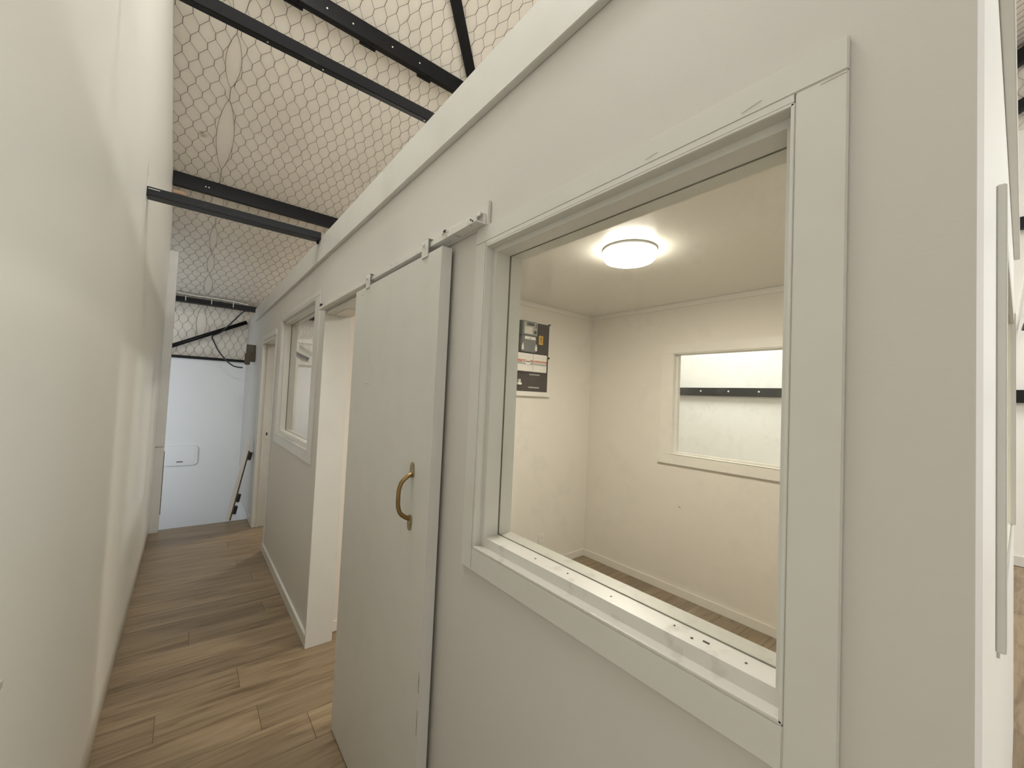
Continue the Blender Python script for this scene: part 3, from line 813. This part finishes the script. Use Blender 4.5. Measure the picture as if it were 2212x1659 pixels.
obox('edge_strip', 'rust', 0.0, Lh * 0.86, 0.0045, 0.018, -0.031, -0.005, lr)
for c in (0.07, 0.20, 0.665):
    obox('bracket', 'black', c, c + 0.085, 0.0185, 0.05, -0.03, 0.02, lr)
    obox('bracket_plate', 'bolt', c - 0.010, c - 0.001, 0.0185, 0.046, -0.03, 0.02, lr)
tag(lr, 'white timber handrail with black brackets leaning beside the far doorway', 'handrail')
# brown bracket on the wall
bk = empty('wall_bracket', (XW, 5.86, 1.8))
B('block', 'rust', 0.535, XW - 0.001, 5.85, 5.89, 1.805, 2.012, bk, 0.004)
B('stub', 'rust', 0.520, 0.575, 5.80, 5.849, 1.765, 1.905, bk, 0.006)
tag(bk, 'brown metal bracket block high on the wall past the far doorway', 'bracket')
# ------------------------------------------------------------------ office things
def lathe(bm, prof, cx, cy, n=48):
    rings = []
    for r, z in prof:
        rings.append([bm.verts.new((cx + r * math.cos(2 * math.pi * k / n), cy + r * math.sin(2 * math.pi * k / n), z)) for k in range(n)])
    for a, b_ in zip(rings, rings[1:]):
        for k in range(n):
            bm.faces.new((a[k], a[(k + 1) % n], b_[(k + 1) % n], b_[k]))
    bm.faces.new(rings[0]); bm.faces.new(rings[-1][::-1])
    bmesh.ops.recalc_face_normals(bm, faces=list(bm.faces))
def ceiling_lamp(cx, cy, zc, label):
    l = empty('ceiling_lamp', (cx, cy, zc))
    bm = bmesh.new(); lathe(bm, [(0.145, zc - 0.0005), (0.146, zc - 0.012), (0.140, zc - 0.0155)], cx, cy)
    obj('base_ring', bm, 'grey2', l, smooth=False)
    bm = bmesh.new(); lathe(bm, [(0.139, zc - 0.016), (0.141, zc - 0.03), (0.139, zc - 0.05), (0.1285, zc - 0.0615)], cx, cy)
    obj('shade_rim', bm, 'lamprim', l, smooth=True)
    bm = bmesh.new(); lathe(bm, [(0.128, zc - 0.062), (0.09, zc - 0.069), (0.03, zc - 0.071)], cx, cy)
    obj('opal_diffuser', bm, 'lamp', l, smooth=True)
    return tag(l, label, 'lamp')
ceiling_lamp(1.865, 1.355, 2.350, 'lit round opal lamp on the office ceiling')
# lamp of the second office, on a joist
tag(B('ceiling_joist', 'trim', XI + 0.001, XB - 0.001, 5.42, 5.51, 2.462, 2.55), 'white timber joist carrying the lamp in the second office', 'joist')
ceiling_lamp(1.6, 5.465, 2.4615, 'lit round opal lamp in the second office')

# meter board
mb = empty('meter_board', (2.36, YP, 1.55))
yb = YP - 0.0005
def P_(name, m, x0, x1, z0, z1, d0, d1, parent=mb, bev=0.0008):
    return B(name, m, x0, x1, YP - d1, YP - d0, z0, z1, parent, bev)
P_('frame', 'officetrim', 1.93, 2.558, 1.528, 1.568, 0.0005, 0.034, bev=0.002)
P_('frame', 'officetrim', 2.5285, 2.556, 1.5685, 2.19, 0.0005, 0.006, bev=0.002)
P_('frame', 'officetrim', 1.93, 2.556, 2.1735, 2.192, 0.0005, 0.006, bev=0.002)
board = P_('backboard', 'brown', 1.95, 2.528, 1.5685, 2.173, 0.0005, 0.020)
mt = P_('meter', 'grey', 2.178, 2.352, 2.044, 2.168, 0.0202, 0.060, bev=0.004)
P_('display_panel', 'grey2', 2.195, 2.345, 2.056, 2.160, 0.0602, 0.0612, mt, 0)
P_('lcd_screen', 'lcd', 2.226, 2.310, 2.130, 2.156, 0.0613, 0.0622, mt, 0)
P_('nameplate', 'label', 2.205, 2.290, 2.060, 2.118, 0.0613, 0.0619, mt, 0)
bm = bmesh.new(); cyl(bm, (2.322, YP - 0.0613, 2.078), (0, -1, 0), 0.016, 0.003, 20); obj('dial', bm, 'lcd', mt)
for z in (2.14, 2.122):
    bm = bmesh.new(); cyl(bm, (2.330, YP - 0.0613, z), (0, -1, 0), 0.006, 0.003, 10); obj('button', bm, 'black', mt)
cv = P_('terminal_cover', 'grey', 2.178, 2.347, 1.905, 2.042, 0.0202, 0.056, bev=0.006)
P_('label', 'white', 2.212, 2.334, 2.012, 2.038, 0.0562, 0.0568, cv, 0)
P_('label_text', 'grey', 2.262, 2.282, 2.018, 2.024, 0.0569, 0.0571, cv, 0)
for x in (2.191, 2.341):
    bm = bmesh.new()
    prism(bm, [(-.011, 0), (.011, 0), (.011, .036), (.005, .043), (.004, .058), (-.004, .058), (-.005, .043), (-.011, .036)], lambda u, v, t: (x + u, YP - 0.0565 - t, 1.919 + v), 0, 0.004)
    obj('seal_tag', bm, 'white', cv)
for (x0, x1, n0) in ((2.030, 2.312, 0), (2.3155, 2.473, 1)):
    k = P_('breaker_block', 'white', x0, x1, 1.738, 1.891, 0.0202, 0.062, bev=0.002)
    P_('red_band', 'red', x0 + 0.004, x1 - 0.003, 1.814, 1.836, 0.0622, 0.0630, k, 0)
    P_('grey_band', 'grey2', x0 + 0.004, x1 - 0.003, 1.795, 1.8135, 0.0622, 0.0630, k, 0)
    P_('groove', 'grey2', x0 + 0.006, x1 - 0.006, 1.8625, 1.8638, 0.0622, 0.0626, k, 0)
    nb = 8
    for i in range(nb):
        xx = max(x0, 2.175) + 0.010 + i * (x1 - max(x0, 2.175) - 0.02) / nb
        if n0 == 0 and 3 <= i <= 5: continue
        P_('switch', 'white', xx, xx + 0.006, 1.806, 1.826, 0.0631, 0.068, k, 0)
    if n0 == 0:
        P_('main_switch', 'white', 2.222, 2.272, 1.792, 1.842, 0.0631, 0.070, k, 0.001)
        P_('switch_slot', 'black', 2.224, 2.272, 1.818, 1.824, 0.0701, 0.072, k, 0)
ys = P_('warning_sticker', 'yellow', 2.405, 2.455, 1.988, 2.066, 0.0202, 0.0208, bev=0)
bm = bmesh.new(); prism(bm, [(-.013, 0), (.013, 0), (0, .024)], lambda u, v, t: (2.430 + u, YP - 0.0209 - t, 2.034 + v), 0, 0.0004); obj('hazard_triangle', bm, 'rust', ys)
for z in (2.022, 2.012, 2.003):
    P_('print_line', 'rust', 2.415, 2.446, z, z + 0.004, 0.0209, 0.0212, ys, 0)
P_('strip_label', 'grey2', 2.310, 2.431, 1.711, 1.722, 0.0202, 0.0208, bev=0)
P_('strip_label', 'grey2', 2.306, 2.430, 1.599, 1.610, 0.0202, 0.0208, bev=0)
P_('strip_label', 'rust', 2.215, 2.302, 1.604, 1.610, 0.0202, 0.0208, bev=0)
for z in (1.672, 1.632):
    for i in range(5):
        bm = bmesh.new(); cyl(bm, (2.318 + i * 0.022, YP - 0.0201, z), (0, -1, 0), 0.0035, 0.001, 8); obj('screw_hole', bm, 'black', mb)
sw = P_('rotary_switch', 'white', 2.165, 2.205, 1.622, 1.640, 0.0202, 0.05)
P_('switch_lever', 'white', 2.180, 2.196, 1.640, 1.668, 0.0202, 0.045)
bm = bmesh.new(); cyl(bm, (2.538, YP - 0.006, 1.878), (0, -1, 0), 0.009, 0.014, 14); obj('latch_knob', bm, 'black', mb)
tag(mb, 'dark brown electrical meter board with grey meter, breakers and yellow sticker', 'meter board')
# power socket
sk = empty('power_socket', (2.55, YP, 0.17))
P_('face_plate', 'white', 2.510, 2.585, 0.190, 0.305, 0.0005, 0.010, sk, 0.003)
for z in (0.270, 0.222):
    P_('outlet', 'white', 2.528, 2.568, z - 0.018, z + 0.018, 0.0102, 0.013, sk, 0.001)
    for dx in (-0.009, 0.009):
        P_('slot', 'grey2', 2.547 + dx - 0.0018, 2.547 + dx + 0.0018, z - 0.004, z + 0.010, 0.0131, 0.0135, sk, 0)
P_('rocker', 'white', 2.535, 2.545, 0.196, 0.204, 0.0102, 0.014, sk, 0.001)
tag(sk, 'white power socket low on the office partition wall', 'socket')

# ------------------------------------------------------------------ cables hanging in the hall
bm = bmesh.new(); tube(bm, smoothpath([(6.755, -0.09, 3.62), (6.755, -0.03, 3.15), (6.755, 0.035, 2.6), (6.755, 0.075, 2.2), (6.757, 0.09, 1.75)], 8), 0.018, 8)
tag(obj('hanging_cable', bm, 'whitecable', smooth=True), 'thick white cable drooping against the side wall of the hall', 'cable')
bm = bmesh.new(); tube(bm, smoothpath([(6.71, 0.0, 2.44), (6.72, -0.02, 2.52), (6.74, -0.10, 2.62), (6.833, -0.22, 2.70)], 8), 0.014, 8)
tag(obj('hanging_cable', bm, 'cable', smooth=True), 'black cable curving beside the white one in the hall', 'cable')

# ------------------------------------------------------------------ added glowing panels at the unseen overhead fill lamps
sh = mat('added_glow_panel', (0.85, 0.87, 0.85), 0.4)
sh.node_tree.nodes['Principled BSDF'].inputs['Emission Color'].default_value = (1.0, 0.985, 0.95, 1)
sh.node_tree.nodes['Principled BSDF'].inputs['Emission Strength'].default_value = 2.0
for i, (x0, x1, y0, y1) in enumerate(((4.75, 6.25, 2.15, 3.02), (4.75, 6.25, 3.14, 3.85), (-0.15, 0.62, 1.35, 2.35), (3.6, 5.0, -2.0, -0.68))):
    bm = bmesh.new()
    prism(bm, [(y0, roof(y0) - 0.030), (y1, roof(y1) - 0.030), (y1, roof(y1) - 0.024), (y0, roof(y0) - 0.024)], lambda u, v, t: (t, u, v), x0, x1)
    tag(obj('window_%d' % (5 + i), bm, sh), kind='structure', label='added glowing roof panel at an unseen fill lamp')
